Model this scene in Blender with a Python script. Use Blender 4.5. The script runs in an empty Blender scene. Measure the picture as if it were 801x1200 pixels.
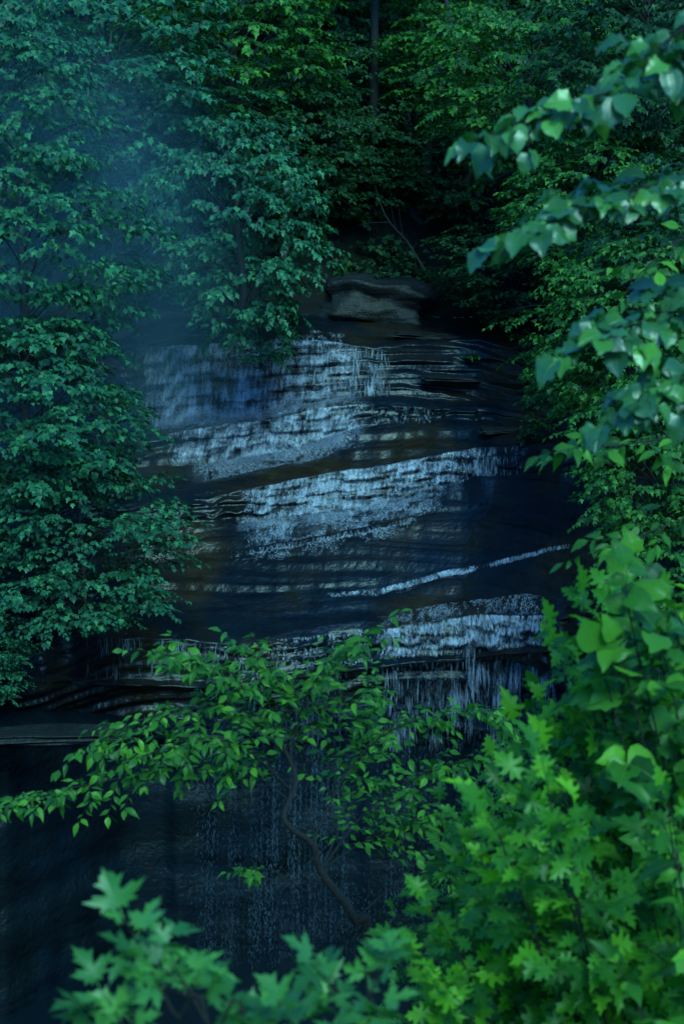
import bpy, bmesh, math, random
import numpy as np
from mathutils import Vector, noise, Matrix
R=random.Random(7)
C=bpy.context.scene.collection
TH=math.radians(14.0); FP=600/math.tan(math.radians(18))
ct,st=math.cos(TH),math.sin(TH)
def W(px,py,Y):
    a=(px-400.5)/FP; b=-(py-600)/FP
    dx=a; dy=ct+b*st; dz=-st+b*ct
    s=Y/dy
    return Vector((dx*s,Y,dz*s))
# ---------------------------------------------------------------- camera
cam=bpy.data.cameras.new('camera'); co=bpy.data.objects.new('camera',cam); C.objects.link(co)
co.rotation_euler=(math.radians(76),0,0); cam.sensor_fit='VERTICAL'; cam.sensor_height=36
cam.lens=18/math.tan(math.radians(18)); cam.clip_end=400; cam.clip_start=.05
cam.dof.use_dof=True; cam.dof.focus_distance=38; cam.dof.aperture_fstop=4.4
bpy.context.scene.camera=co
sc=bpy.context.scene
sc.view_settings.view_transform='Standard'; sc.view_settings.look='None'; sc.view_settings.exposure=0
# ---------------------------------------------------------------- light
w=bpy.data.worlds.new('World'); sc.world=w; w.use_nodes=True
nt=w.node_tree; nt.nodes.clear()
sky=nt.nodes.new('ShaderNodeTexSky'); sky.sky_type='NISHITA'; sky.sun_disc=False
sky.sun_elevation=math.radians(46); sky.sun_rotation=math.radians(164)
mx=nt.nodes.new('ShaderNodeMix'); mx.data_type='RGBA'; mx.blend_type='MULTIPLY'; mx.inputs[0].default_value=1
mx.inputs[7].default_value=(.32,1.35,2.4,1)
bg=nt.nodes.new('ShaderNodeBackground'); bg.inputs[1].default_value=.15
ou=nt.nodes.new('ShaderNodeOutputWorld')
nt.links.new(sky.outputs[0],mx.inputs[6]); nt.links.new(mx.outputs[2],bg.inputs[0]); nt.links.new(bg.outputs[0],ou.inputs[0])
sl=bpy.data.lights.new('sun','SUN'); so=bpy.data.objects.new('sun',sl); C.objects.link(so)
sl.energy=3.8; sl.angle=math.radians(26); sl.color=(.5,1.0,.84)
so.rotation_euler=(math.radians(44),0,math.radians(16))
# ---------------------------------------------------------------- materials
def mat(name):
    m=bpy.data.materials.new(name); m.use_nodes=True; m.node_tree.nodes.clear(); return m,m.node_tree.nodes,m.node_tree.links
def N(ns,t,**k):
    n=ns.new(t)
    for a,b in k.items(): setattr(n,a,b)
    return n
def ramp(ns,stops):
    r=ns.new('ShaderNodeValToRGB'); e=r.color_ramp.elements
    while len(e)<len(stops): e.new(.5)
    for i,(p,c) in enumerate(stops): e[i].position=p; e[i].color=(*c,1)
    return r
def leaf_mat(name,dark,mid,light,trans=.3,veins=False,rough=.45,spec=.25):
    m,ns,L=mat(name)
    at=N(ns,'ShaderNodeAttribute',attribute_name='tint')
    rp=ramp(ns,[(0,dark),(.55,mid),(1,light)]); L.new(at.outputs['Fac'],rp.inputs[0])
    col=rp.outputs[0]
    p=N(ns,'ShaderNodeBsdfPrincipled'); p.inputs['Roughness'].default_value=rough
    p.inputs['Specular IOR Level'].default_value=spec
    if veins:
        uv=N(ns,'ShaderNodeUVMap',uv_map='leaf'); sx=N(ns,'ShaderNodeSeparateXYZ'); L.new(uv.outputs[0],sx.inputs[0])
        def M(op,a,b=None,c=None):
            n=N(ns,'ShaderNodeMath',operation=op)
            for i,v in enumerate((a,b,c)):
                if v is None: continue
                if isinstance(v,(int,float)): n.inputs[i].default_value=v
                else: L.new(v,n.inputs[i])
            return n.outputs[0]
        x=M('ABSOLUTE',sx.outputs[0]); y=sx.outputs[1]
        if veins=='palm':
            ang=M('ARCTAN2',x,M('ADD',y,.02))
            rr=M('SQRT',M('ADD',M('MULTIPLY',x,x),M('MULTIPLY',y,y)))
            k=M('MULTIPLY',M('ABSOLUTE',M('SINE',M('MULTIPLY',ang,3.6))),M('ADD',rr,.05))
            v=M('SUBTRACT',1,M('MULTIPLY',k,38)); v=M('MAXIMUM',v,0)
        else:
            v1=M('MAXIMUM',M('SUBTRACT',1,M('MULTIPLY',x,50)),0)
            w2=M('ABSOLUTE',M('SINE',M('MULTIPLY',M('SUBTRACT',y,M('MULTIPLY',x,.9)),24)))
            v2=M('MAXIMUM',M('SUBTRACT',.7,M('MULTIPLY',w2,4.5)),0)
            v=M('MAXIMUM',v1,v2)
        mm=N(ns,'ShaderNodeMix',data_type='RGBA'); L.new(M('MULTIPLY',v,.45),mm.inputs[0]); L.new(col,mm.inputs[6])
        mm.inputs[7].default_value=(light[0]*1.5,light[1]*1.35,light[2]*1.5,1); col=mm.outputs[2]
        bp=N(ns,'ShaderNodeBump'); bp.inputs['Strength'].default_value=.5; bp.inputs['Distance'].default_value=.01; bp.invert=True
        L.new(v,bp.inputs['Height']); L.new(bp.outputs[0],p.inputs['Normal'])
    L.new(col,p.inputs['Base Color'])
    tr=N(ns,'ShaderNodeBsdfTranslucent')
    hs=N(ns,'ShaderNodeMix',data_type='RGBA',blend_type='MULTIPLY'); hs.inputs[0].default_value=1
    hs.inputs[7].default_value=(1.5,1.7,.6,1); L.new(col,hs.inputs[6]); L.new(hs.outputs[2],tr.inputs[0])
    ms=N(ns,'ShaderNodeMixShader'); ms.inputs[0].default_value=trans
    o=N(ns,'ShaderNodeOutputMaterial'); L.new(p.outputs[0],ms.inputs[1]); L.new(tr.outputs[0],ms.inputs[2]); L.new(ms.outputs[0],o.inputs[0])
    return m
LM={
 'teal_haze':leaf_mat('leaf_teal_haze',(.009,.042,.028),(.018,.100,.048),(.045,.20,.072),.25),  # bluish haze over the left crowns is mixed into these leaf colours
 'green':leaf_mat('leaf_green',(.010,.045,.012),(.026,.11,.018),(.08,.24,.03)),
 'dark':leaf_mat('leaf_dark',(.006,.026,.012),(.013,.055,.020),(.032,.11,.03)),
 'near_maple':leaf_mat('leaf_near_maple',(.012,.07,.010),(.05,.20,.015),(.17,.43,.022),.42,'palm',.4,.3),
 'near_oval':leaf_mat('leaf_near_oval',(.010,.06,.012),(.04,.16,.018),(.13,.34,.028),.38,'pinnate',.38,.3),
 'near_heart':leaf_mat('leaf_near_heart',(.010,.065,.025),(.028,.13,.035),(.10,.30,.035),.32,'pinnate',.34,.9),
 'sprig':leaf_mat('leaf_sprig',(.02,.10,.025),(.05,.19,.04),(.11,.32,.05),.35,'palm',.4,.4),
}
def bark_mat(name,a,b,sc_=6):
    m,ns,L=mat(name)
    tc=N(ns,'ShaderNodeTexCoord'); mp=N(ns,'ShaderNodeMapping'); mp.inputs['Scale'].default_value=(sc_,sc_,sc_*.25)
    nz=N(ns,'ShaderNodeTexNoise'); nz.inputs['Scale'].default_value=4; nz.inputs['Detail'].default_value=8
    L.new(tc.outputs['Object'],mp.inputs[0]); L.new(mp.outputs[0],nz.inputs[0])
    rp=ramp(ns,[(.3,a),(.7,b)]); L.new(nz.outputs[0],rp.inputs[0])
    p=N(ns,'ShaderNodeBsdfPrincipled'); p.inputs['Roughness'].default_value=.85; L.new(rp.outputs[0],p.inputs[0])
    bp=N(ns,'ShaderNodeBump'); bp.inputs['Strength'].default_value=.8; bp.inputs['Distance'].default_value=.03
    L.new(nz.outputs[0],bp.inputs['Height']); L.new(bp.outputs[0],p.inputs['Normal'])
    o=N(ns,'ShaderNodeOutputMaterial'); L.new(p.outputs[0],o.inputs[0]); return m
BARK=bark_mat('bark',(.007,.007,.006),(.022,.019,.016)); TWIG=bark_mat('twig_bark',(.005,.0035,.003),(.018,.010,.007),20)
def rock_mat(name,a,b,c,rough=(.25,.6),bump=.12,zs=4.5,spec=.5):
    m,ns,L=mat(name)
    tc=N(ns,'ShaderNodeTexCoord'); mp=N(ns,'ShaderNodeMapping'); mp.inputs['Scale'].default_value=(.35,.6,zs)
    mp.inputs['Rotation'].default_value=(0,math.radians(3),0)
    L.new(tc.outputs['Object'],mp.inputs[0])
    n1=N(ns,'ShaderNodeTexNoise'); n1.inputs['Scale'].default_value=1.6; n1.inputs['Detail'].default_value=9; n1.inputs['Roughness'].default_value=.6
    n1.inputs['Distortion'].default_value=.15
    L.new(mp.outputs[0],n1.inputs[0])
    n2=N(ns,'ShaderNodeTexNoise'); n2.inputs['Scale'].default_value=.4; n2.inputs['Detail'].default_value=7; L.new(tc.outputs['Object'],n2.inputs[0])
    n3=N(ns,'ShaderNodeTexNoise'); n3.inputs['Scale'].default_value=6; n3.inputs['Detail'].default_value=8; L.new(tc.outputs['Object'],n3.inputs[0])
    r1=ramp(ns,[(.33,a),(.68,b)]); L.new(n1.outputs[0],r1.inputs[0])
    r2=ramp(ns,[(.44,(0,0,0)),(.64,(1,1,1))]); L.new(n2.outputs[0],r2.inputs[0])
    mm=N(ns,'ShaderNodeMix',data_type='RGBA'); L.new(r2.outputs[0],mm.inputs[0]); L.new(r1.outputs[0],mm.inputs[6])
    r3=ramp(ns,[(.35,tuple(q*.35 for q in c)),(.65,c)]); L.new(n1.outputs[0],r3.inputs[0]); L.new(r3.outputs[0],mm.inputs[7])
    p=N(ns,'ShaderNodeBsdfPrincipled'); L.new(mm.outputs[2],p.inputs[0]); p.inputs['Specular IOR Level'].default_value=spec
    mr=N(ns,'ShaderNodeMapRange'); mr.inputs[3].default_value=rough[0]; mr.inputs[4].default_value=rough[1]; L.new(n3.outputs[0],mr.inputs[0]); L.new(mr.outputs[0],p.inputs['Roughness'])
    ad=N(ns,'ShaderNodeMath',operation='ADD'); L.new(n1.outputs[0],ad.inputs[0]); L.new(n3.outputs[0],ad.inputs[1])
    bp=N(ns,'ShaderNodeBump'); bp.inputs['Strength'].default_value=.6; bp.inputs['Distance'].default_value=bump
    L.new(ad.outputs[0],bp.inputs['Height']); L.new(bp.outputs[0],p.inputs['Normal'])
    o=N(ns,'ShaderNodeOutputMaterial'); L.new(p.outputs[0],o.inputs[0]); return m
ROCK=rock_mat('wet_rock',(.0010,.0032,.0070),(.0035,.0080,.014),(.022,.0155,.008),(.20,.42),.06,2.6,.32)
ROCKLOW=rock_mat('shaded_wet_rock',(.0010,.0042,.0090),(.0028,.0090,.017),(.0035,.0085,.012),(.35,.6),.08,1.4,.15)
PALE=rock_mat('pale_rock',(.003,.006,.009),(.012,.015,.018),(.014,.013,.011),(.45,.75),.1,4.5,.35)
SOIL=rock_mat('forest_soil',(.002,.003,.004),(.006,.006,.005),(.004,.007,.003),(.8,1),.1,1,.2)
def water_mat(name,a,b,rough,trans,alpha=False):
    m,ns,L=mat(name)
    at=N(ns,'ShaderNodeAttribute',attribute_name='tint'); rp=ramp(ns,[(0,a),(1,b)]); L.new(at.outputs['Fac'],rp.inputs[0])
    p=N(ns,'ShaderNodeBsdfPrincipled'); L.new(rp.outputs[0],p.inputs[0]); p.inputs['Roughness'].default_value=rough
    tr=N(ns,'ShaderNodeBsdfTranslucent'); L.new(rp.outputs[0],tr.inputs[0])
    ms=N(ns,'ShaderNodeMixShader'); ms.inputs[0].default_value=trans; L.new(p.outputs[0],ms.inputs[1]); L.new(tr.outputs[0],ms.inputs[2])
    o=N(ns,'ShaderNodeOutputMaterial')
    if alpha:
        tp=N(ns,'ShaderNodeBsdfTransparent'); m2=N(ns,'ShaderNodeMixShader')
        tc=N(ns,'ShaderNodeTexCoord'); mp=N(ns,'ShaderNodeMapping'); mp.inputs['Scale'].default_value=(14,10,6)
        nz=N(ns,'ShaderNodeTexNoise'); nz.inputs['Scale'].default_value=1; nz.inputs['Detail'].default_value=7; nz.inputs['Roughness'].default_value=.7
        L.new(tc.outputs['Object'],mp.inputs[0]); L.new(mp.outputs[0],nz.inputs[0])
        r2=ramp(ns,[(.40,(.04,.04,.04)),(.64,(1,1,1))]); L.new(nz.outputs[0],r2.inputs[0])
        mu=N(ns,'ShaderNodeMath',operation='MULTIPLY'); L.new(r2.outputs[0],mu.inputs[0]); L.new(at.outputs['Fac'],mu.inputs[1])
        L.new(mu.outputs[0],m2.inputs[0]); L.new(tp.outputs[0],m2.inputs[1]); L.new(ms.outputs[0],m2.inputs[2]); L.new(m2.outputs[0],o.inputs[0])
    else: L.new(ms.outputs[0],o.inputs[0])
    return m
FOAM=water_mat('falling_water',(.05,.08,.13),(.72,.76,.90),.35,.3)
FILM=water_mat('water_film',(.28,.36,.52),(.52,.58,.74),.4,.3,True)
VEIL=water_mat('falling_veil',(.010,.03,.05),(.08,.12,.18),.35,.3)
def pool_mat():
    m,ns,L=mat('pool_water')
    p=N(ns,'ShaderNodeBsdfPrincipled'); p.inputs[0].default_value=(.002,.007,.012,1); p.inputs['Roughness'].default_value=.2
    tc=N(ns,'ShaderNodeTexCoord'); nz=N(ns,'ShaderNodeTexNoise'); nz.inputs['Scale'].default_value=2.5; nz.inputs['Detail'].default_value=6
    L.new(tc.outputs['Object'],nz.inputs[0]); bp=N(ns,'ShaderNodeBump'); bp.inputs['Strength'].default_value=.5; bp.inputs['Distance'].default_value=.1
    L.new(nz.outputs[0],bp.inputs['Height']); L.new(bp.outputs[0],p.inputs['Normal'])
    o=N(ns,'ShaderNodeOutputMaterial'); L.new(p.outputs[0],o.inputs[0]); return m
POOL=pool_mat()
# ---------------------------------------------------------------- mesh helpers
def link(name,me,m,parent=None):
    o=bpy.data.objects.new(name,me); C.objects.link(o)
    if m and not me.materials: me.materials.append(m)
    if parent: o.parent=parent
    return o
def raw_mesh(name,verts,lv,ls,smooth=False,uv=None,tint=None):
    me=bpy.data.meshes.new(name)
    me.vertices.add(len(verts)); me.vertices.foreach_set('co',np.asarray(verts,dtype=np.float32).ravel())
    me.loops.add(len(lv)); me.loops.foreach_set('vertex_index',np.asarray(lv,dtype=np.int32))
    me.polygons.add(len(ls)); me.polygons.foreach_set('loop_start',np.asarray(ls,dtype=np.int32))
    if uv is not None:
        u=me.uv_layers.new(name='leaf'); u.data.foreach_set('uv',np.asarray(uv,dtype=np.float32).ravel())
    if tint is not None:
        a=me.attributes.new('tint','FLOAT','FACE'); a.data.foreach_set('value',np.asarray(tint,dtype=np.float32))
    me.update(calc_edges=True); me.validate()
    if smooth: me.polygons.foreach_set('use_smooth',np.ones(len(ls),dtype=bool))
    return me
def tag(o,label=None,cat=None,group=None,kind=None):
    if label:o['label']=label
    if cat:o['category']=cat
    if group:o['group']=group
    if kind:o['kind']=kind
    return o
def empty(name,loc):
    o=bpy.data.objects.new(name,None); o.location=loc; C.objects.link(o); o.empty_display_size=.2; return o
class Tubes:
    def __init__(s): s.v=[]; s.lv=[]; s.ls=[]
    def add(s,pts,r0,r1,n=5):
        k=len(pts); b=len(s.v)
        for i,p in enumerate(pts):
            t=(pts[min(i+1,k-1)]-pts[max(i-1,0)])
            if t.length<1e-6: t=Vector((0,0,1))
            t.normalize()
            if i==0: a=t.orthogonal().normalized()
            else:
                a=(pa-t*pa.dot(t)); a=a.normalized() if a.length>1e-4 else t.orthogonal().normalized()
            c=t.cross(a); pa=a
            r=r0+(r1-r0)*i/(k-1)
            for j in range(n):
                q=2*math.pi*j/n; s.v.append(p+a*(math.cos(q)*r)+c*(math.sin(q)*r))
        for i in range(k-1):
            for j in range(n):
                s.ls.append(len(s.lv)); j2=(j+1)%n
                s.lv+= [b+i*n+j,b+i*n+j2,b+(i+1)*n+j2,b+(i+1)*n+j]
        s.ls.append(len(s.lv)); s.lv+= [b+(k-1)*n+j for j in range(n)]
    def mesh(s,name): return raw_mesh(name,np.array([tuple(v) for v in s.v]),s.lv,s.ls,True)
# leaf templates ---------------------------------------------------
def fan_template(right,cy,fold=.22,droop=.35,pet=.0,cup=0):
    out=[(0,0)]+right+[(0,1)]+[(-x,y) for x,y in reversed(right)]
    v=[(0,cy)]+out
    V=[]
    for x,y in v: V.append((x,y+pet,fold*abs(x)-droop*(y-.3)**2*(1 if y>.3 else .3)-cup*abs(x)**2))
    F=[[0,i,i+1] for i in range(1,len(out))]+[[0,len(out),1]]
    UV=list(v)
    if pet:
        b=len(V); V+=[(-.012,0,-.02),(.012,0,-.02),(.012,pet+.03,.004),(-.012,pet+.03,.004)]; UV+=[(0,0)]*4; F.append([b,b+1,b+2,b+3])
    F=[f[::-1] for f in F]
    return np.array(V,float),F,np.array(UV,float)
def strip_template(prof,fold=.3,droop=.4,pet=.2,wave=0):
    V=[];F=[];UV=[]
    n=len(prof)
    for i,(y,wd) in enumerate(prof):
        z=-droop*y*y
        for x in (-wd,-wd*.5,0,wd*.5,wd):
            wv=wave*math.sin(y*17+(1.5 if x<0 else 0))*(abs(x)/(wd+.001)) if wave else 0
            V.append((x,y+pet,z+fold*abs(x)-(fold*.9*abs(x)**2/(max(wd,.01)) if wd else 0)*.5+wv)); UV.append((x,y))
    for i in range(n-1):
        for j in range(4):
            F.append([i*5+j,i*5+j+1,(i+1)*5+j+1,(i+1)*5+j])
    if pet:
        b=len(V); V+=[(-.012,0,.0),(.012,0,.0),(.012,pet+.02,.004),(-.012,pet+.02,.004)]; UV+=[(0,0)]*4; F.append([b,b+1,b+2,b+3])
    return np.array(V,float),F,np.array(UV,float)
MAPLE_R=[(.05,-.01),(.18,-.10),(.20,.03),(.44,.02),(.34,.13),(.50,.22),(.70,.42),(.46,.37),(.44,.46),(.30,.40),(.15,.34),(.22,.56),(.33,.70),(.18,.68),(.14,.82),(.06,.84)]
T_MAPLE=fan_template(MAPLE_R,.22,.22,.5,.3)
OAKISH_R=[(.05,.03),(.10,.12),(.28,.10),(.25,.20),(.15,.27),(.36,.34),(.42,.44),(.28,.44),(.17,.50),(.30,.62),(.28,.70),(.17,.68),(.12,.74),(.16,.86),(.07,.86)]
T_OAK=fan_template(OAKISH_R,.4,.2,.5,.15)
T_FAR=fan_template([(.34,.02),(.26,.24),(.54,.48),(.26,.60)],.3,.2,.4)
T_OVAL=strip_template([(0,.01),(.1,.13),(.25,.23),(.42,.26),(.6,.22),(.77,.13),(.9,.05),(1,.003)],.4,.35,.12,.02)
T_HEART=strip_template([(-.08,.18),(.0,.36),(.10,.47),(.25,.52),(.42,.51),(.57,.44),(.72,.31),(.86,.14),(1,.004)],.35,.35,.15,.06)
class Leaves:
    def __init__(s): s.p=[];s.d=[];s.n=[];s.s=[]
    def add(s,p,d,n,sz): s.p.append(tuple(p)); s.d.append(tuple(d)); s.n.append(tuple(n)); s.s.append(sz)
    def mesh(s,name,T,seed=1,smooth=True):
        rg=np.random.default_rng(seed)
        V,F,UV=T; n=len(s.p); m=len(V)
        p=np.array(s.p);d=np.array(s.d);nn=np.array(s.n);sz=np.array(s.s)
        d/=np.linalg.norm(d,axis=1,keepdims=True)+1e-9
        nn=nn-d*(nn*d).sum(1,keepdims=True); nn/=np.linalg.norm(nn,axis=1,keepdims=True)+1e-9
        x=np.cross(d,nn)
        curl=rg.uniform(.2,2.0,n); wx=rg.uniform(.7,1.12,n); tw=rg.normal(0,.3,n)
        zz=V[None,:,2]*curl[:,None]+V[None,:,0]*V[None,:,1]*tw[:,None]
        P=p[:,None,:]+sz[:,None,None]*(V[None,:,0,None]*wx[:,None,None]*x[:,None,:]+V[None,:,1,None]*d[:,None,:]+zz[:,:,None]*nn[:,None,:])
        fl=np.array([i for f in F for i in f]); fs=np.cumsum([0]+[len(f) for f in F[:-1]]); L=len(fl)
        lv=(np.arange(n)[:,None]*m+fl[None,:]).ravel(); ls=(np.arange(n)[:,None]*L+fs[None,:]).ravel()
        uv=np.tile(UV[fl],(n,1)); tint=np.repeat(np.clip(rg.normal(.5,.28,n),0,1),len(F))
        return raw_mesh(name,P.reshape(-1,3),lv,ls,smooth,uv,tint)
def rv(r,s=1): return Vector((r.uniform(-s,s),r.uniform(-s,s),r.uniform(-s,s)))
UP=Vector((0,0,1))
def catmull(c,n):
    c=[2*c[0]-c[1]]+list(c)+[2*c[-1]-c[-2]]; out=[]
    segs=len(c)-3
    for i in range(n+1):
        t=i/n*segs; k=min(int(t),segs-1); t-=k
        a,b,d,e=c[k],c[k+1],c[k+2],c[k+3]
        out.append(.5*((2*b)+(d-a)*t+(2*a-5*b+4*d-e)*t*t+(3*b-a-3*d+e)*t**3))
    return out
def twig(tb,lf,r,p0,dr,ln,r0,nl,ls,up,droop=.25,spread=.9,seg=3,face=None,sides=4,jit=.3):
    pts=[p0]; d=dr.normalized()
    for i in range(seg):
        d=(d+Vector((0,0,-droop*.4))+rv(r,.10)).normalized(); pts.append(pts[-1]+d*(ln/seg))
    if tb is not None: tb.add(pts,r0,r0*.35,sides)
    for i in range(nl):
        t=(i+.6+r.uniform(-.2,.2))/nl*seg; k=min(int(t),seg-1); f=min(t-k,1)
        p=pts[k].lerp(pts[k+1],f); tg=(pts[k+1]-pts[k]).normalized()
        sd=tg.cross(up); sd=sd.normalized() if sd.length>1e-3 else Vector((1,0,0))
        if i%2: sd=-sd
        dd=tg*.6+sd*spread+rv(r,jit)+Vector((0,0,-droop))
        nn=up+rv(r,jit*1.5)
        if face is not None: nn=nn+face
        lf.add(p,dd,nn,ls*r.uniform(.45,1.15))
    lf.add(pts[-1],d+rv(r,.2)+Vector((0,0,-droop)),up+rv(r,.3)+(face if face is not None else Vector()),ls*r.uniform(.7,1.15))
def branch(tb,lf,r,ctrl,r0,r1,nside,slen,nl,ls,start=.25,up=UP,droop=.25,face=None,seg=None,tr=.006,sides=6,tsides=4,ang=.9,jit=.3,tjit=None):
    n=seg or 4*len(ctrl); pts=catmull(ctrl,n); tb.add(pts,r0,r1,sides)
    for i in range(nside):
        t=(start+(1-start)*(i+.5)/nside)*n; k=min(int(t),n-1)
        p=pts[k].lerp(pts[k+1],t-k); tg=(pts[k+1]-pts[k]).normalized()
        sd=tg.cross(up); sd=sd.normalized() if sd.length>1e-3 else Vector((1,0,0))
        if i%2: sd=-sd
        dd=tg*.7+sd*ang+rv(r,tjit or jit)
        twig(tb,lf,r,p,dd,slen*r.uniform(.5,1.25)*(1-.45*i/nside),tr,nl,ls,up,droop,face=face,sides=tsides,jit=jit)
    twig(tb,lf,r,pts[-1],pts[-1]-pts[-2],slen*.8,tr,nl,ls,up,droop,face=face,sides=tsides,jit=jit)
# ---------------------------------------------------------------- terrain loft
PX=np.concatenate([np.arange(-520,0,20),np.arange(0,760,1.6),np.arange(760,1320,20)]).astype(float)
_fx=np.arange(-520,1321,10.0); _fy=np.interp(_fx,[-520,0,165,560,640,800,1320],[12,4,0,0,2,7,15])
_k=np.exp(-np.linspace(-2.2,2.2,15)**2); _k/=_k.sum(); _fy=np.convolve(np.pad(_fy,7,mode='edge'),_k,'valid')
def F(px): return np.interp(px,_fx,_fy)
cv=[ # (pts, Y, rows to next)
 ([(-500,-620)],104,10),
 ([(-500,-150)],82,16),
 ([(-500,120),(400,140),(1300,120)],68,20),
 ([(-500,300),(400,315),(600,330),(1300,320)],60,10),
 ([(-500,385),(165,372),(350,368),(420,372),(560,372),(1300,380)],58,16),
 ([(-500,455),(0,430),(165,408),(260,402),(330,397),(395,400),(440,406),(500,402),(560,398),(620,415),(1300,440)],54.8,60),
 ([(-500,530),(0,515),(190,500),(300,486),(395,466),(460,464),(560,470),(640,480),(1300,500)],53.5,10),
 ([(-500,540),(0,525),(190,508),(300,493),(415,473),(510,476),(640,492),(1300,520)],52.9,22),
 ([(-500,570),(0,560),(235,545),(330,528),(420,503),(520,490),(640,505),(1300,540)],52.3,46),
 ([(-500,610),(0,600),(150,592),(250,585),(290,574),(400,552),(500,537),(560,524),(640,520),(1300,560)],50.8,32),
 ([(-500,650),(0,640),(200,622),(290,612),(400,600),(500,578),(560,558),(640,554),(1300,600)],50.1,26),
 ([(-500,680),(0,670),(200,655),(350,632),(480,606),(640,590),(1300,620)],49.2,6),
 ([(-500,688),(0,678),(200,662),(350,638),(480,612),(640,596),(1300,628)],49.0,50),
 ([(-500,720),(0,715),(200,712),(380,694),(440,691),(520,669),(600,651),(660,637),(1300,660)],47.3,5),
 ([(-500,725),(0,720),(200,717),(380,699),(440,698),(520,676),(600,657),(660,642),(1300,665)],47.15,50),
 ([(-500,745),(0,742),(170,746),(270,756),(350,746),(450,736),(560,722),(640,718),(1300,730)],45.6,22),
 ([(-500,800),(0,792),(270,800),(450,772),(640,755),(1300,780)],45.2,8),
 ([(-500,806),(0,797),(270,806),(450,780),(640,763),(1300,790)],44.9,14),
 ([(-500,835),(0,830),(270,845),(450,825),(640,810),(1300,830)],45.6,12),
 ([(-500,850),(0,858),(60,856),(120,850),(180,858),(640,858),(1300,860)],45.1,8),
 ([(-500,868),(0,874),(110,866),(180,872),(640,872),(1300,880)],45.3,50),
 ([(-500,1250)],44.6,0)]
rows=[]
jpp=None
for i,(p,Y,n) in enumerate(cv):
    xs=[a for a,_ in p]; ys=[b for _,b in p]
    py=np.interp(PX,xs,ys); Yv=Y-F(PX)*(1.0 if i>2 else .5)
    if i==19: Yv=Yv-np.interp(PX,[60,220],[.8,0])
    if i>=4:
        jit=np.array([noise.noise(Vector((x*.012,i*7.3,0)))*.9+noise.noise(Vector((x*.045,i*3.1,4)))*.35 for x in PX])
        jp=np.array([noise.noise(Vector((x*.015,i*5.3,9)))*3+noise.noise(Vector((x*.06,i*2.1,4)))*1.5 for x in PX])
        odd=1 if i not in(11,12,13,14) else .0
        if i in(5,6): odd=.5
        if i in(12,14): jp=jpp
        jpp=jp
        Yv=Yv+jit*.5*odd; py=py+jp
    a=(PX-400.5)/FP; b=-(py-600)/FP; s=Yv/(ct+b*st)
    rows.append(np.stack([a*s,Yv,(-st+b*ct)*s],1))
def stair(t):
    f=t-math.floor(t); return math.floor(t)+(f*.15 if f<.72 else .108+(f-.72)/.28*.892)
G=[];start=[]
STEPS={5:3.6,7:1.8,9:2.4,15:2.0}
def phase(x,i): return x*.16+noise.noise(Vector((x*.5,i*5,0)))*1.5+noise.noise(Vector((x*1.7,i*5,7)))*.55
def phase_calm(x,i): return -x*.10+noise.noise(Vector((x*.25,i*5,0)))*.5
for i in range(len(cv)):
    start.append(len(G)); n=cv[i][2]
    if n==0: G.append(rows[i]); break
    for k in range(n):
        t=k/n; row=rows[i]*(1-t)+rows[i+1]*t
        if i in STEPS:
            ns_=STEPS[i]
            for c in range(len(PX)):
                x=rows[i][c,0]
                if i==5:
                    u=min(1,max(0,(PX[c]-405)/40)); ph=phase(x,i)*(1-u)+phase_calm(x,i)*u
                else: ph=phase(x,i)
                a0=stair(ph); a1=stair(ns_+ph); ty=(stair(t*ns_+ph)-a0)/(a1-a0)
                row[c,1]=rows[i][c,1]*(1-ty)+rows[i+1][c,1]*ty
        G.append(row)
G=np.array(G)
treads={4,6,8,10,12,14}
faces={5,7,9,15,16,17,18,20,19}
def ledge(v): return math.copysign(min(1,abs(v)*6),v)
for i in range(len(cv)-1):
    if i in (11,13): continue
    for rr in range(start[i],start[i+1]):
        k=(rr-start[i])/cv[i][2]; env=min(1,min(k,1-k)*6+.0)
        for c in range(len(PX)):
            x,y,z=G[rr,c]
            if i in treads:
                zz=z-x*.05+noise.noise(Vector((x*.2,y*.15,2)))*.3
                d=ledge(noise.noise(Vector((x*.05+i*9,y*.04,zz*2.6))))*.045+ledge(noise.noise(Vector((x*.04+i*9,y*.04,zz*5.5+7))))*.015+noise.noise(Vector((x*2.1,y*3.1,1)))*.008+noise.noise(Vector((x*.3,y*.4,1)))*.05
                G[rr,c,2]=z+d*max(env,.1)
            elif i in faces:
                zz=z-x*.04+noise.noise(Vector((x*.2,y*.2,2)))*(.4 if i!=5 else .12)
                if i==20: d=noise.noise(Vector((x*.25,0,zz*1.0)))*.3+noise.noise(Vector((x*.6,0,zz*3)))*.05
                else:
                    lay=noise.noise(Vector((x*.10,0,zz*4.2)))
                    d=lay*.25+.09*ledge(lay)+noise.noise(Vector((x*.2,5,zz*9)))*.08+noise.noise(Vector((x*.3,9,z*.5)))*.3+noise.noise(Vector((x*1.1,9,z*2.5)))*.04
                G[rr,c,1]=y+d*(env if i!=20 else min(1,k*8))*(1 if i in(17,18,20) else .4)
            else:
                d=noise.noise(Vector((x*.12,y*.12,z*.12)))*1.6+noise.noise(Vector((x*.5,y*.5,z*.5)))*.5+noise.noise(Vector((x*1.7,y*1.7,z*1.7)))*.18
                G[rr,c,2]=z+d*(1 if i<3 else (1-k)*.9)
def grid_mesh(name,A,tint=None):
    r,c,_=A.shape; idx=np.arange(r*c).reshape(r,c)
    q=np.stack([idx[:-1,:-1],idx[1:,:-1],idx[1:,1:],idx[:-1,1:]],-1).reshape(-1)
    return raw_mesh(name,A.reshape(-1,3),q,np.arange(0,len(q),4),True,None,tint)
sp=start[4]; sq=start[18]
tag(link('hillside',grid_mesh('hillside',G[:sp+1][:, ::3]),SOIL),'steep dark forested hillside above the falls','hillside',kind='structure')
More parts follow.
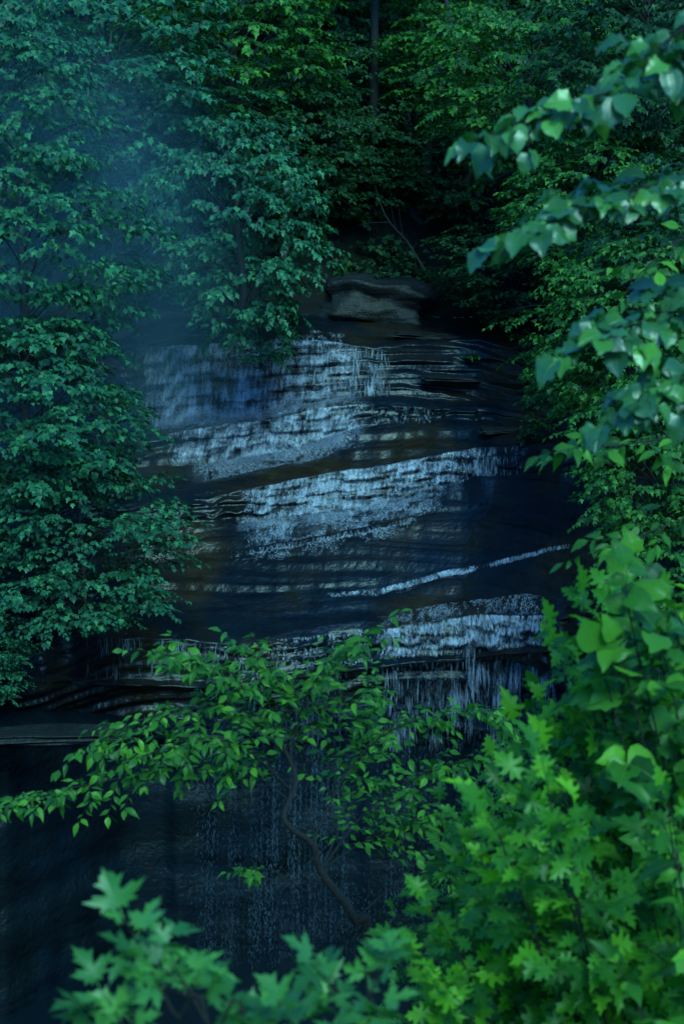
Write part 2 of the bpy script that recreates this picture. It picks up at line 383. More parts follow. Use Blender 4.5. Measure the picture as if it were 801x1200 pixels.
tag(link('cliff',grid_mesh('cliff',G[sp:sq+1]),ROCK),'dark wet layered rock ledges under the cascades','cliff',kind='structure')
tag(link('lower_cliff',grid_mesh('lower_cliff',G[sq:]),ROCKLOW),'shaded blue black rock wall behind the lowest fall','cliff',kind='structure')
colf=lambda px: np.interp(px,PX,np.arange(len(PX)))
def S(px,row):
    c=colf(px); c0=int(min(c,len(PX)-2)); r0=int(min(row,len(G)-2)); fc=c-c0; fr=row-r0
    return Vector((G[r0,c0]*(1-fc)+G[r0,c0+1]*fc)*(1-fr)+(G[r0+1,c0]*(1-fc)+G[r0+1,c0+1]*fc)*fr)
def proj_py(P):
    z=-(P[...,1]*ct-P[...,2]*st); u=P[...,1]*st+P[...,2]*ct
    return 600-u/(-z)*FP
PPY=proj_py(G)
def ground(px,py):
    c=int(round(float(colf(px)))); c=max(0,min(c,len(PX)-1))
    r=int(np.argmin(np.abs(PPY[:,c]-py))); return Vector(G[r,c])
def sheet(name,x0,x1,y0,y1,nx,ny,fz,m):
    X,Yg=np.meshgrid(np.linspace(x0,x1,nx),np.linspace(y0,y1,ny)); Z=np.vectorize(fz)(X,Yg)
    return link(name,grid_mesh(name,np.stack([X,Yg,Z],-1)[::-1]),m)
tag(sheet('plunge_pool',-60,60,20,52,60,30,lambda x,y:-25.2,POOL),'dark pool below the falls','pool',kind='structure')
tag(sheet('near_slope',-60,60,-60,34,80,80,lambda x,y:(-1.75-.9*max(y,0)+.35*max(-y-3,0))+noise.noise(Vector((x*.3,y*.3,0)))*.5,SOIL),'steep bank below the viewpoint','slope',kind='structure')
# ---------------------------------------------------------------- water
class Rib:
    def __init__(s): s.v=[];s.lv=[];s.ls=[];s.t=[]
    def add(s,pts,wd,tint=.5,ax=Vector((1,0,0))):
        b=len(s.v);k=len(pts)
        for i,p in enumerate(pts):
            e=math.sin(math.pi*(i+.35)/(k-.3))*wd*.5
            s.v.append(tuple(p-ax*e)); s.v.append(tuple(p+ax*e))
        for i in range(k-1):
            s.ls.append(len(s.lv)); s.lv+=[b+2*i,b+2*i+1,b+2*i+3,b+2*i+2]; s.t.append(tint)
    def mesh(s,name): return raw_mesh(name,np.array(s.v),s.lv,s.ls,True,None,s.t)
def dmask(x,t,seed,sparse,si=None):
    a=noise.noise(Vector((x*1.0,t*1.5,seed*3.3)))
    b=noise.noise(Vector((x*4.0,t*1.6,seed*1.7+9)))
    c=noise.noise(Vector((x*1.6,t*8,seed+30)))
    d=noise.noise(Vector((x*9,t*9,seed+50)))
    v=.40-sparse+a*.5+b*.65+c*.6+d*.5
    if si:
        q=t*STEPS[si]+phase(x,si); f=q-math.floor(q); v+=(.5*max(0,(f-.5)/.5)-.12) if f>.15 else .2
    return v
def fall(rb,r,px0,px1,ra,rbb,n,seed,sparse=0.,dlen=(.02,.10),wd=(.004,.010),bulge=.18,tb=1.0,si=None,soft=25,softr=None):
    made=0;tries=0
    while made<n and tries<n*9:
        tries+=1; px=r.uniform(px0,px1); t0=r.random()**tb
        e=min((px-px0)/soft,(px1-px)/(softr or soft))
        if e<1 and r.random()>e: continue
        A=S(px,ra); dm=dmask(A.x,t0,seed,sparse,si)
        if r.random()*.9>dm: continue
        B=S(px,rbb); ln=r.uniform(*dlen)
        t0=max(0,t0-ln/2); t1=min(1,t0+ln)
        j=r.uniform(.02,bulge); pts=[]; xo=r.uniform(-.05,.05); dx=r.gauss(0,.012)
        for k in range(3):
            t=t0+(t1-t0)*k/2
            if si:
                p=S(px,ra+(rbb-ra)*t); p.y-=.05+j*.5; p.z+=.02
            else:
                p=A.lerp(B,t); p.y-= .05+j*math.sin(min(t*1.3,1)*math.pi*.5)*1.4
            p.x+=xo*t+math.sin(t*9+px)*.02+dx*(k-1)
            pts.append(p)
        big=1.9 if r.random()<.12 else 1
        rb.add(pts,r.uniform(*wd)*big,min(1,max(0,dm*.7+r.uniform(-.35,.35)))); made+=1
def flow(rb,r,px0,px1,ra,rbb,n,seed,lo=0.0,wd=(.006,.016),ln=(.1,.4),bias=1.0,shift=0):
    made=0;tries=0
    while made<n and tries<n*9:
        tries+=1; px=r.uniform(px0,px1); t=r.random()**bias
        row=ra+(rbb-ra)*t; p=S(px,row)
        if noise.noise(Vector((p.x*1.2,p.y*3,seed)))*.8+.7*noise.noise(Vector((p.x*6,p.y*6,seed)))+r.uniform(-.3,.3)<lo+.2+.35*t: continue
        e=min((px-px0),(px1-px))/30
        if e<1 and r.random()>e: continue
        l=r.uniform(*ln); dr=(rbb-ra)*l*.2
        pts=[S(min(px+shift*l*k/2,1200),min(row+dr*k/2,rbb))+Vector((0,-.01,.03)) for k in range(3)]
        rb.add(pts,r.uniform(*wd),r.uniform(0,.75)*(1-t*.5)); made+=1
def splash(rb,r,px0,px1,row,n,seed,h=.15,dy=.3):
    made=0
    for _ in range(n*3):
        if made>=n: break
        px=r.uniform(px0,px1); p=S(px,row)
        if r.random()>dmask(p.x,1,seed,0)*1.3: continue
        p=p+Vector((r.uniform(-.05,.05),-.1-r.random()*dy,r.random()**2*h))
        a=r.uniform(.006,.017); rb.add([p,p+Vector((r.uniform(-.03,.03),-.01,a)),p+Vector((r.uniform(-.03,.03),-.02,a*2))],a*1.2,r.uniform(.2,1)); made+=1
def water(name,label,builder,m=None):
    rb=Rib(); builder(rb); o=link(name,rb.mesh(name),m or FOAM); tag(o,label,'waterfall',kind='structure'); return o
def film(name,label,px0,px1,ra,rbb,seed,si=None,gain=.7,soft=35,fade=0,softr=None):
    xs=np.arange(px0,px1+.1,2.0); n=int(rbb-ra); sub=2 if n<30 else 1
    A=[];T=[]
    for k in range(n*sub+1):
        row=ra+k/sub; t=k/(n*sub); A.append([tuple(S(x,row)+Vector((0,-.035,.025))) for x in xs])
        if k<n*sub:
            for x in xs[:-1]:
                e=max(0,min(1,min((x-px0)/soft,(px1-x)/(softr or soft)))); X=S(x,ra).x
                v=dmask(X,t,seed,-.12,si)
                T.append(max(0,min(1,v*gain))*e*(1-fade*t))
    tag(link(name,grid_mesh(name,np.array(A),T),FILM),label,'water film',kind='structure')
r=random.Random(11)
s=start
film('upper_water_film','sheet of white water down the uppermost step',160,420,s[5],s[6],1,5,1.0)
film('upper_foam_film','foam running from the foot of the uppermost step',185,432,s[6],s[8],3,None,1.0)
film('upper_shelf_film','thin foam spreading over the shelf below the upper cascade',215,432,s[8],s[8]+28,5,None,.75,fade=1)
film('middle_water_film','sheet of white water down the middle step',278,575,s[9],s[10],6,9,.7,softr=110)
film('middle_shelf_film','thin foam spreading over the shelf below the middle cascade',270,540,s[10],s[11],7,None,.5,fade=.7,softr=90)
film('lower_water_film','sheet of white water over the lowest lip',430,655,s[15],s[16],10,15,.5,fade=.7)
def w1(rb):
    fall(rb,r,162,418,s[5],s[6],22000,1,si=5,dlen=(.008,.05),soft=28)
    fall(rb,r,165,410,s[5],s[6],1200,21,sparse=.1,dlen=(.05,.15),si=5,wd=(.004,.010))
    splash(rb,r,180,415,s[6],7000,1,.35,.5)
    flow(rb,r,185,425,s[6],s[7],5500,3,lo=-.6)
    fall(rb,r,195,430,s[7],s[8],13000,3,sparse=-.05,si=7,dlen=(.02,.10),bulge=.3)
    splash(rb,r,230,425,s[8],5000,3,.12,1.1)
    flow(rb,r,225,425,s[8],s[8]+22,8500,5,lo=-.55,bias=1.2)
    fall(rb,r,404,458,s[5],s[6],420,4,sparse=.15,dlen=(.1,.35),wd=(.003,.008))
    fall(rb,r,350,404,s[4]+10,s[5],260,4,dlen=(.1,.3))
    fall(rb,r,430,515,s[7],s[8],140,4,sparse=.2,dlen=(.1,.3),wd=(.003,.008))
water('upper_waterfall','white upper cascade spilling over the topmost ledge',w1)
def w2(rb):
    fall(rb,r,280,568,s[9],s[10],14000,6,si=9,bulge=.25,tb=1.1,dlen=(.010,.07),soft=35,softr=90)
    fall(rb,r,285,562,s[9],s[10],1000,26,sparse=.1,dlen=(.06,.2),si=9,softr=60)
    fall(rb,r,540,612,s[9],s[10],300,6,sparse=.1,wd=(.003,.009),dlen=(.1,.4))
    splash(rb,r,280,540,s[10],5000,6,.16,1.0)
    flow(rb,r,285,520,s[10],s[11],8000,7,lo=-.35,bias=1.2)
    fall(rb,r,270,490,s[11],s[12],350,8,sparse=.05,dlen=(.3,.9))
    flow(rb,r,270,480,s[12],s[12]+14,1600,8,lo=-.2,bias=1.6)
water('middle_waterfall','white middle cascade across the second rock step',w2)
def w3(rb):
    fall(rb,r,430,560,s[13],s[14],700,9,sparse=-.2,dlen=(.3,.9),wd=(.005,.014),bulge=.03)
    fall(rb,r,565,670,s[13],s[14],350,9,sparse=-.1,dlen=(.3,.9),wd=(.005,.012),bulge=.03)
    fall(rb,r,380,435,s[13],s[14],100,9,sparse=.1,dlen=(.3,.8),bulge=.03)
    flow(rb,r,430,560,s[14],s[14]+6,500,9,lo=-.2,bias=1.7)
water('low_step_waterfall','thin white line of water over the low rock step',w3)
def w4(rb):
    flow(rb,r,440,640,s[15]-16,s[15],2600,10,lo=-.3)
    fall(rb,r,440,650,s[15],s[16],5200,10,si=15,bulge=.3,tb=1.5,dlen=(.03,.18),soft=35,wd=(.004,.010))
    fall(rb,r,440,650,s[15],s[15]+6,700,33,dlen=(.1,.5))
    fall(rb,r,270,440,s[15],s[16],1100,11,sparse=.12,tb=1.4,wd=(.004,.009))
    fall(rb,r,100,270,s[15],s[16],250,12,sparse=.2,wd=(.003,.008),dlen=(.1,.4))
    fall(rb,r,440,650,s[15]+4,s[20],3200,10,sparse=.15,dlen=(.03,.14),bulge=.5,wd=(.003,.008),tb=.9)
water('lower_waterfall','white lip of the lowest and tallest fall',w4)
def w5(rb):
    for seedd,p0,p1,n in ((13,220,450,16000),(14,430,650,10000)):
        fall(rb,r,p0,p1,s[17],len(G)-1,n,seedd,sparse=-.1,dlen=(.002,.011),wd=(.004,.012),bulge=.9,soft=50)
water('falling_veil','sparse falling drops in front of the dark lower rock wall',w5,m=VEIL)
# ---------------------------------------------------------------- slabs and boulder
def slab(name,px,py,wx,dy,h,seed,label,m=PALE,cat='rock',dz=0,fw=.2,rnd=.3):
    P=ground(px,py)
    bm=bmesh.new(); bmesh.ops.create_cube(bm,size=1); bmesh.ops.subdivide_edges(bm,edges=bm.edges,cuts=15,use_grid_fill=True)
    for v in bm.verts:
        c=v.co.copy(); q=c.normalized()*.6; c=c.lerp(q,rnd)
        n=noise.noise(c*2.3+Vector((seed,0,0)))*.4+noise.noise(c*6+Vector((seed,0,0)))*.14
        bl=noise.noise(Vector((round(c.x*2.2)*3.1,seed,round(c.z*3)*2.7)))*.22
        c=Vector((c.x*(1+n),c.y*(1+n)+bl,c.z*(1+n*1.2)+noise.noise(Vector((c.x*2.5,seed,0)))*.2)); v.co=Vector((c.x*wx,c.y*dy,c.z*h))
    me=bpy.data.meshes.new(name); bm.to_mesh(me); bm.free()
    for p in me.polygons: p.use_smooth=True
    o=link(name,me,m); o.location=P+Vector((0,-fw,dz)); o.rotation_euler=(0,math.radians(R.uniform(-3,5)),R.uniform(-.2,.2)); tag(o,label,cat); return o
slab('boulder',440,350,3.8,2.2,1.4,23,'large dark grey boulder above the right of the upper cascade',cat='boulder',dz=-.05,rnd=.15)
slab('rock_slab',500,393,2.3,1.0,.14,5,'thin slab just right of the boulder on the top ledge',dz=.02)
slab('rock_slab',528,442,1.7,.7,.12,7,'slab jutting from the ledges right of the upper cascade',fw=.2)
slab('rock_slab',585,503,1.3,.7,.13,9,'slab at the right end of the ledge over the middle cascade',fw=.15)
slab('rock_slab',-20,862,7.4,.8,.22,12,'long flat ledge slab low on the left cliff wall',fw=.15,dz=-.03,rnd=.12)
# ---------------------------------------------------------------- trees
def crown_variant(seed,Rr=4.0,limbs=44,sides=8,nl=10,ls=.235,droop=.26,clumps=135,cl=42):
    r=random.Random(seed); tb=Tubes(); lf=Leaves()
    tb.add([Vector((0,0,-Rr*.9)),Vector((.1,.1,-Rr*.3)),Vector((0,0,Rr*.3))],.11,.03,6)
    for k in range(limbs):
        h=-.85+1.8*((k+.5)/limbs)+r.uniform(-.14,.14); h=max(-.9,min(.97,h)); az=k*2.39996+r.uniform(-.5,.5)
        ln=Rr*math.sqrt(max(.10,1-h*h))*r.uniform(.6,1.15)
        o=Vector((math.cos(az),math.sin(az),0)); z1=h*Rr*.92
        p0=Vector((0,0,z1-ln*.45-.2)); p0.z=max(p0.z,-Rr*.85)
        e=o*ln+Vector((0,0,z1-.2+r.uniform(-.45,.45)))
        c=[p0,p0.lerp(e,.35)+Vector((0,0,ln*.14)),p0.lerp(e,.7)+Vector((0,0,ln*.18)),e]
        branch(tb,lf,r,c,.028,.009,sides,ln*.24+.4,nl,ls,start=.45,droop=droop,seg=6,tr=.004,sides=4,tsides=3,face=Vector((o.x*.5,o.y*.5,0)),jit=.28,tjit=.4)
    for k in range(clumps):
        h=1-2*(k+.5)/clumps; az=k*2.39996; q=math.sqrt(1-h*h); o=Vector((math.cos(az)*q,math.sin(az)*q,h))
        bump=1+.35*noise.noise(o*1.9+Vector((seed*.37,0,0)))
        if noise.noise(o*2.6+Vector((0,seed*.37,0)))<-.22: continue
        c=o*Rr*r.uniform(.72,.96)*bump; cr=r.uniform(.45,.85); oo=Vector((o.x,o.y,0))
        for j in range(int(cl*cr/.65)):
            a=r.uniform(0,6.283); rad=math.sqrt(r.random()); p=Vector((math.cos(a)*rad,math.sin(a)*rad,0))
            dz=.34*(1-rad*rad)+r.uniform(-.16,.10)-.18*rad
            pos=c+Vector((p.x*cr,p.y*cr,dz*cr))
            lf.add(pos,p*.7+oo*.5+Vector((0,0,-.28-.3*rad))+rv(r,.35),UP+oo*.6+p*.5+rv(r,.35),ls*r.uniform(.55,1.15))
    return lf.mesh('crown',T_FAR,seed,False),tb.mesh('limbs')
VAR=[crown_variant(101),crown_variant(202,droop=.34),crown_variant(303,ls=.225,clumps=150),crown_variant(404,limbs=40,ls=.245,droop=.18,clumps=120)]
CM={}
def crown_mesh(v,mk):
    if (v,mk) not in CM:
        me=VAR[v][0].copy(); me.materials.clear(); me.materials.append(LM[mk]); CM[(v,mk)]=me
    return CM[(v,mk)]
for v in VAR: v[1].materials.append(BARK)
def tree(base,crown,Yc,sc_,v,mk,label,rt=.16,name='tree',cat='tree',group=None):
    B=ground(*base) if not isinstance(base,Vector) else base
    Cn=W(crown[0],crown[1],Yc); root=empty(name,B)
    low=Cn-Vector((0,0,3.2*sc_[2]))
    if low.z<B.z+.3: mid=B.lerp(Cn,.5)
    else: mid=B.lerp(low,.5)+Vector((0,0,.4))+Vector((0,(low.y-B.y)*-.15,0))
    tb=Tubes(); c=catmull([B-Vector((0,0,.4)),mid,(low if low.z>=B.z+.3 else B.lerp(Cn,.75)),Cn],14)
    tb.add([p-B for p in c],rt*1.25,rt*.55,8)
    t=link('trunk',tb.mesh('trunk'),BARK,root)
    rz=R.uniform(0,6.28)
    for nm,me in (('crown',crown_mesh(v,mk)),('limbs',VAR[v][1])):
        o=bpy.data.objects.new(nm,me); C.objects.link(o); o.parent=root; o.location=Cn-B; o.scale=sc_; o.rotation_euler=(R.uniform(-.08,.08),R.uniform(-.08,.08),rz)
    tag(root,label,cat,group); return root
tree((110,400),(278,262),51,(.82,.82,.95),1,'teal_haze','maple leaning over the left end of the upper cascade')
tree((-40,440),(25,290),46,(1.0,1.0,.95),0,'teal_haze','hazy maple at the left edge beside the upper cascade')
tree((-60,560),(30,480),43,(.88,.88,.78),3,'teal_haze','maple at the left edge level with the middle cascade')
tree((-10,700),(95,635),42.5,(.78,.78,.66),2,'teal_haze','lowest maple on the left, spreading over the cliff rim')
tree((-60,790),(-30,775),41,(.4,.4,.3),1,'teal_haze','small shrub at the left edge below the lowest left maple',name='shrub',cat='shrub',rt=.04)
tree((150,395),(305,392),51.5,(.32,.32,.30),3,'teal_haze','small leafy shrub hanging over the lip of the upper cascade',name='shrub',cat='shrub',rt=.05)
tree((60,330),(130,80),55,(1.15,1.15,1.0),2,'teal_haze','large maple in the top left with its crown against the dark hillside')
tree((-80,300),(-10,110),48,(.9,.9,.9),3,'teal_haze','maple cut off by the top left corner')
tree((250,300),(270,40),60,(1.1,1.1,1.0),1,'green','tree at the top, left of the tall bare trunk')
tree((437,225),(440,-150),63,(1.0,1.0,1.0),0,'green','tall tree whose straight bare trunk stands at the top centre',rt=.16)
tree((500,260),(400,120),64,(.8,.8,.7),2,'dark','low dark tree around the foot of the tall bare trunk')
tree((490,240),(515,60),63.5,(.7,.7,.7),3,'green','narrow green tree just right of the tall bare trunk')
tree((560,260),(620,90),56,(1.0,1.0,.9),1,'green','bright green maple in the top right with layered sprays')
tree((700,200),(760,50),50,(.9,.9,.9),0,'dark','dark green maple in the top right corner behind the nearest boughs')
tree((640,330),(700,235),50,(.8,.8,.7),3,'green','maple on the right slope below the bright top maple')
tree((585,345),(600,310),56,(.72,.72,.48),2,'dark','dark shrubby tree on the rocks right of the boulder')
tree((720,400),(740,385),42,(.70,.70,.68),0,'green','tree on the right edge level with the upper cascade')
tree((790,560),(785,535),37,(.62,.62,.58),1,'green','tree on the right edge level with the middle cascade')
tree((672,450),(676,440),46,(.40,.40,.38),3,'green','round bush at the right end of the upper ledges',name='shrub',cat='shrub',rt=.05)
tree((830,700),(815,680),36,(.58,.58,.58),2,'green','tree on the right edge level with the low rock step')
tree((790,330),(800,300),44,(.8,.8,.8),1,'dark','dark tree high on the right edge')
tree((330,330),(340,170),60,(.8,.8,.7),3,'dark','dark tree behind the maple that leans over the upper cascade')
k=0
for px in range(-120,960,120):
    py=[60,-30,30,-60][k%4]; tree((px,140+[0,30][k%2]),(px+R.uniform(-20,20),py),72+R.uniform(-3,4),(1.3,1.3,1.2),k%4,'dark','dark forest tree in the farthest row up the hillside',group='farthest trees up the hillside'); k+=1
k=0
for px in range(-60,900,150):
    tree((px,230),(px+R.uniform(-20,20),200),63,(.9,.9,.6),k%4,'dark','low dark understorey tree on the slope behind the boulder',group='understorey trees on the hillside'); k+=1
def bare(name,pts,r0,r1,label,cat,forks=0,seed=1):
    P=[W(*p) for p in pts]; B=P[0]; root=empty(name,B); r=random.Random(seed); tb=Tubes(); c=catmull(P,12); tb.add([p-B for p in c],r0,r1,7); link('stem',tb.mesh('stem'),BARK,root)
    for i in range(forks):
        t2=Tubes()
        k=r.randint(3,12); p=c[min(k,len(c)-1)]-B; d=(c[min(k+1,12)]-c[k-1]).normalized()+rv(r,.9); l=r.uniform(.5,1.4)
        q=[p]
        for j in range(4): d=(d+rv(r,.25)).normalized(); q.append(q[-1]+d*l/4)
        t2.add(q,r0*.35,.006,4)
        link('twig',t2.mesh('twig'),BARK,root)
    tag(root,label,cat)
bare('dead_branch',[(498,318,57),(478,285,58),(450,250,59),(432,190,60)],.04,.014,'bare dead branch lying on the slope above the boulder','branch',14,3)
bare('slender_tree',[(560,230,60),(548,130,60.5),(522,0,61),(505,-60,61)],.10,.07,'thin slanting bare trunk right of the tall straight trunk','tree',4,5)
bare('dead_branch',[(300,165,55),(320,190,54),(292,215,53.5),(270,240,53)],.03,.012,'thin bare twig poking out of the maple leaning over the cascade','branch',6,8)
# undergrowth
lf=Leaves(); r=random.Random(5)
for _ in range(26000):
    px=r.uniform(-100,900); row=r.uniform(s[1],s[4]-2 if not(390<px<500) else s[3]+4)
    p=S(px,row)
    if noise.noise(p*.35)<-.12: continue
    lf.add(p+Vector((0,-.2,r.uniform(.05,.7))),rv(r,1)+Vector((0,-.4,0)),UP+Vector((0,-.4,0))+rv(r,.6),r.uniform(.16,.32))
for _ in range(5000):
    px=r.choice([r.uniform(610,760),r.uniform(-50,170)]); row=r.uniform(s[4],s[9]); p=S(px,row)
    if noise.noise(p*.5)<-.05: continue
    lf.add(p+Vector((0,-.1,r.uniform(.05,.5))),rv(r,1),UP+Vector((0,-.4,0))+rv(r,.6),r.uniform(.12,.26))
tag(link('undergrowth',lf.mesh('undergrowth',T_FAR,9,False),LM['dark']),'leafy ground cover on the dark forest slope','undergrowth',kind='stuff')
def tuft(px,py,n,rad,label):
    r=random.Random(px); P=ground(px,py); root=empty('rock_plant',P); tb=Tubes(); lf=Leaves()
    for i in range(n):
        a=r.uniform(0,6.28); d=Vector((math.cos(a),math.sin(a)-.4,r.uniform(.3,1.1)))
        twig(tb,lf,r,Vector((0,0,0)),d,rad*r.uniform(.6,1.1),.008,7,.16,UP,.3)
    link('stem',tb.mesh('stem'),TWIG,root); link('foliage',lf.mesh('foliage',T_FAR,px,False),LM['green'],root); tag(root,label,'plant')
tuft(548,418,9,.5,'small green plant on the ledge right of the upper cascade')
tuft(615,400,14,.8,'leafy clump at the top right corner of the rock ledges')
tuft(640,500,14,.8,'leafy clump on the right rim above the middle cascade')
tuft(560,345,14,.7,'leafy clump beside the right end of the boulder')
# ---------------------------------------------------------------- foreground plants
TOCAM=Vector((0,-.55,.1))
def plant(name,rootp,label,cat,branches,T,mk,leaf,nside,slen,nl,seed,r0=.02,droop=.3,start=.3,face=TOCAM,tr=.003,jit=.3):
    r=random.Random(seed); root=empty(name,rootp); tb=Tubes(); lf=Leaves()
    for c in branches:
        pts=[p-rootp for p in c]
        branch(tb,lf,r,pts,r0,.003,nside,slen,nl,leaf,start=start,droop=droop,face=face,tr=tr,sides=7,tsides=5,jit=jit)
    link('branches',tb.mesh('branches'),TWIG,root)
    link('foliage',lf.mesh('foliage',T,seed),LM[mk],root); tag(root,label,cat); return root
def near_ground(x,y): return Vector((x,y,-1.9-.9*y))
def bough(pts,label,seed,leaf=.082,nside=10,slen=.2,nl=4,T=T_HEART,mk='near_heart',r0=.006):
    P=[W(*p) for p in pts]
    plant('leafy_bough',P[0],label,'branch',[P],T,mk,leaf,nside,slen,nl,seed,r0=r0,start=.2,droop=.15,tr=.0022,face=Vector((-.15,-.45,0)),jit=.5)
bough([(960,40,5.6),(830,85,5.4),(700,112,5.2),(590,150,5.1)],'topmost blue green bough reaching in from the right edge',1,nside=27,slen=.17)
bough([(960,-30,5.4),(850,10,5.2),(790,40,5.1),(755,75,5.0)],'bough with few leaves cut off by the top right corner',2,nside=9,slen=.17)
bough([(960,150,5.6),(830,200,5.4),(700,235,5.2),(610,275,5.1)],'second blue green bough down from the right edge',3,nside=27,slen=.17)
bough([(960,300,5.6),(860,335,5.4),(770,370,5.3),(700,395,5.2)],'drooping bough on the right level with the upper cascade',4,nside=23,slen=.19)
bough([(960,370,5.2),(860,410,5.1),(800,445,5.0),(745,470,5.0)],'drooping bough on the right just below the upper cascade level',5,nside=18,slen=.18)
bough([(960,480,7.6),(850,500,7.4),(740,520,7.2),(670,525,7.0)],'smaller leaved bough on the right level with the middle cascade',6,leaf=.09,nside=14,slen=.24,nl=4,T=T_OVAL,mk='near_oval')
bough([(960,560,7.4),(850,590,7.2),(770,620,7.0),(715,640,7.0)],'smaller leaved bough on the right level with the low rock step',7,leaf=.10,nside=14,slen=.28,nl=4,T=T_OVAL,mk='near_oval')
bough([(960,230,8.6),(860,255,8.4),(790,285,8.2),(750,320,8.0)],'shaded bough behind the nearer ones high on the right edge',8,leaf=.10,nside=12,slen=.3,nl=4,T=T_OVAL,mk='near_oval')
def bush(label,seed,root,tips,T,mk,leaf,nside,slen,nl,r0=.007,name='sapling'):
    br=[]
    for (px,py,Y) in tips:
        E=W(px,py,Y); m=root.lerp(E,.55)+Vector((0,0,.25)); br.append([root,m,root.lerp(E,.8)+Vector((0,0,.16)),E])
    plant(name,root,label,'sapling',br,T,mk,leaf,nside,slen,nl,seed,r0=r0,start=.5,droop=.25,jit=.5)
rr=random.Random(21)
def tips(poly,n,Y0,Y1):
    out=[]
    while len(out)<n:
        py=rr.uniform(poly[0][0],poly[-1][0]); xl=np.interp(py,[a for a,_,_ in poly],[b for _,b,_ in poly]); xr=np.interp(py,[a for a,_,_ in poly],[c for _,_,c in poly])
        out.append((rr.uniform(xl,xr),py,rr.uniform(Y0,Y1)))
    return out
bush('bright lobed leaf sapling filling the bottom right corner',31,near_ground(1.6,5.0),tips([(930,650,850),(1050,550,850),(1230,480,850)],50,4.4,5.6),T_OAK,'near_maple',.12,8,.27,5)
bush('bright green sapling on the right edge above the corner thicket',32,near_ground(2.0,6.0),tips([(740,690,850),(820,650,850),(960,610,850)],34,5.4,6.6),T_OAK,'near_maple',.13,8,.3,5)
bush('darker sapling behind the corner thicket at the centre bottom',33,near_ground(1.0,8.0),tips([(930,560,700),(1060,485,680),(1200,440,620)],24,7.2,8.2),T_OAK,'near_oval',.12,8,.34,5)
bush('broad leaved sapling on the right edge beside the low rock step',34,near_ground(2.2,5.6),tips([(680,750,850),(740,720,850),(830,700,850)],11,5.0,5.6),T_HEART,'near_oval',.10,7,.22,4)
bush('smooth oval leaved sapling mixed into the front of the corner thicket',35,near_ground(1.5,4.0),tips([(960,700,850),(1060,620,830),(1200,520,850)],5,3.9,4.3),T_OVAL,'near_maple',.11,6,.2,3)
P0=near_ground(-.1,3.4)
spr=[[(260,1290,3.0),(205,1190,3.0),(165,1110,3.05)],[(300,1290,3.0),(250,1210,2.95),(215,1150,3.0)],[(420,1310,3.2),(410,1230,3.2),(440,1150,3.2)],[(230,1340,2.9),(180,1260,2.9),(140,1195,2.95)],[(400,1350,2.8),(380,1280,2.9),(350,1215,2.9)],[(450,1330,3.3),(430,1230,3.3),(390,1160,3.3)],[(330,1330,3.0),(310,1250,3.0),(290,1200,3.0)]]
br=[[P0]+[W(*q) for q in b] for b in spr]
plant('maple_sapling',P0,'out of focus maple sprig at the bottom edge left of the corner thicket','sapling',br,T_MAPLE,'sprig',.082,4,.09,2,43,r0=.004,start=.82,droop=.05,tr=.002,face=Vector((0,-.2,0)),jit=.5)
# centre sapling with crooked stem
r=random.Random(51)
B=near_ground(.12,9.2); root=empty('crooked_sapling',B); tb=Tubes(); lf=Leaves(); st_=Tubes()
main=[B]+[W(*p)for p in [(432,1160,8.7),(415,1078,8.6),(376,1022,8.6),(366,990,8.6),(333,960,8.6),(347,915,8.9),(330,870,9.2)]]
mc=catmull([p-B for p in main],40); st_.add(mc,.032,.010,8)
def sb(pts,nside=9,slen=.42,nl=7,leaf=.078,r0=.006,start=.12):
    branch(tb,lf,r,[W(*p)-B for p in pts],r0,.003,int(nside*3.1),slen,nl+1,leaf,start=start,droop=.2,face=Vector((0,-.4,0)),tr=.0022,sides=6,jit=.5)
sb([(342,940,8.8),(290,905,9.1),(220,895,9.0),(140,912,8.9),(60,928,8.8),(10,940,8.8)],14,.32)
sb([(330,880,9.2),(280,835,9.1),(210,832,9.0),(150,850,9.0),(110,872,9)],10,.38)
sb([(330,880,9.2),(300,820,9.1),(250,785,9.0),(200,768,8.9)],10,.36)
sb([(338,900,9.1),(350,840,9.2),(375,790,9.2),(420,750,9.1)],11,.42)
sb([(338,900,9.1),(345,850,9.3),(330,800,9.3),(300,770,9.2)],10,.4)
sb([(364,990,8.7),(410,900,9.3),(470,850,9.4),(560,835,9.5),(595,850,9.5)],12,.4)
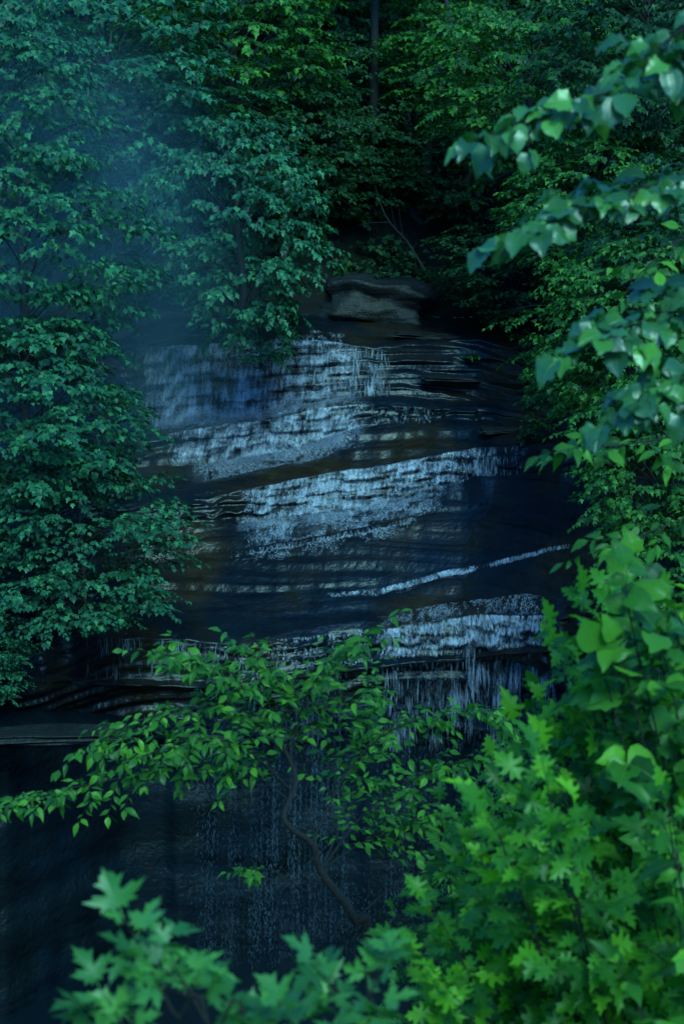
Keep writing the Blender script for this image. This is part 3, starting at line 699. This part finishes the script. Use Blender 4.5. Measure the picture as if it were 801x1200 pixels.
sb([(376,1020,8.8),(430,950,9.5),(500,905,9.6),(580,885,9.7)],11,.4)
sb([(345,930,8.9),(290,880,8.9),(230,865,8.8),(170,885,8.7)],9,.36)
sb([(376,1020,8.8),(420,990,9.5),(470,965,9.6),(525,960,9.6)],8,.34,start=.35)
sb([(415,1078,8.8),(460,1040,9.4),(510,1020,9.4),(550,1030,9.4)],8,.3,start=.4)
sb([(400,1055,8.8),(360,1045,9.4),(320,1020,9.5),(295,1020,9.5)],2,.2,3,start=.8)
sb([(376,1020,8.8),(410,940,9.7),(425,870,9.8),(440,810,9.8)],9,.36,start=.4)
link('stem',st_.mesh('stem'),TWIG,root); link('branches',tb.mesh('branches'),TWIG,root); link('foliage',lf.mesh('foliage',T_OVAL,52),LM['near_oval'],root)
tag(root,'sapling with a crooked dark stem spreading in front of the lower fall','sapling')
# ---------------------------------------------------------------- mist
def mist(px,py,Y,rx,ry,rz,den,label):
    bm=bmesh.new(); bmesh.ops.create_icosphere(bm,subdivisions=4,radius=1); me=bpy.data.meshes.new('mist'); bm.to_mesh(me); bm.free()
    m,ns,L=mat('mist'); v=N(ns,'ShaderNodeVolumeScatter'); v.inputs['Color'].default_value=(.3,.75,1,1)
    tc=N(ns,'ShaderNodeTexCoord'); ln=N(ns,'ShaderNodeVectorMath',operation='LENGTH'); L.new(tc.outputs['Object'],ln.inputs[0])
    mr=N(ns,'ShaderNodeMapRange',interpolation_type='SMOOTHSTEP'); mr.inputs[1].default_value=1; mr.inputs[2].default_value=.1; mr.inputs[3].default_value=0; mr.inputs[4].default_value=den
    L.new(ln.outputs['Value'],mr.inputs[0]); L.new(mr.outputs[0],v.inputs['Density'])
    o=N(ns,'ShaderNodeOutputMaterial'); L.new(v.outputs[0],o.inputs['Volume'])
    ob=link('mist',me,m); ob.location=W(px,py,Y); ob.scale=(rx,ry,rz); tag(ob,label,'mist',kind='stuff')
mist(20,330,47.5,8.6,5.5,10,.06,'blue mist hanging between the maples on the left of the gorge')
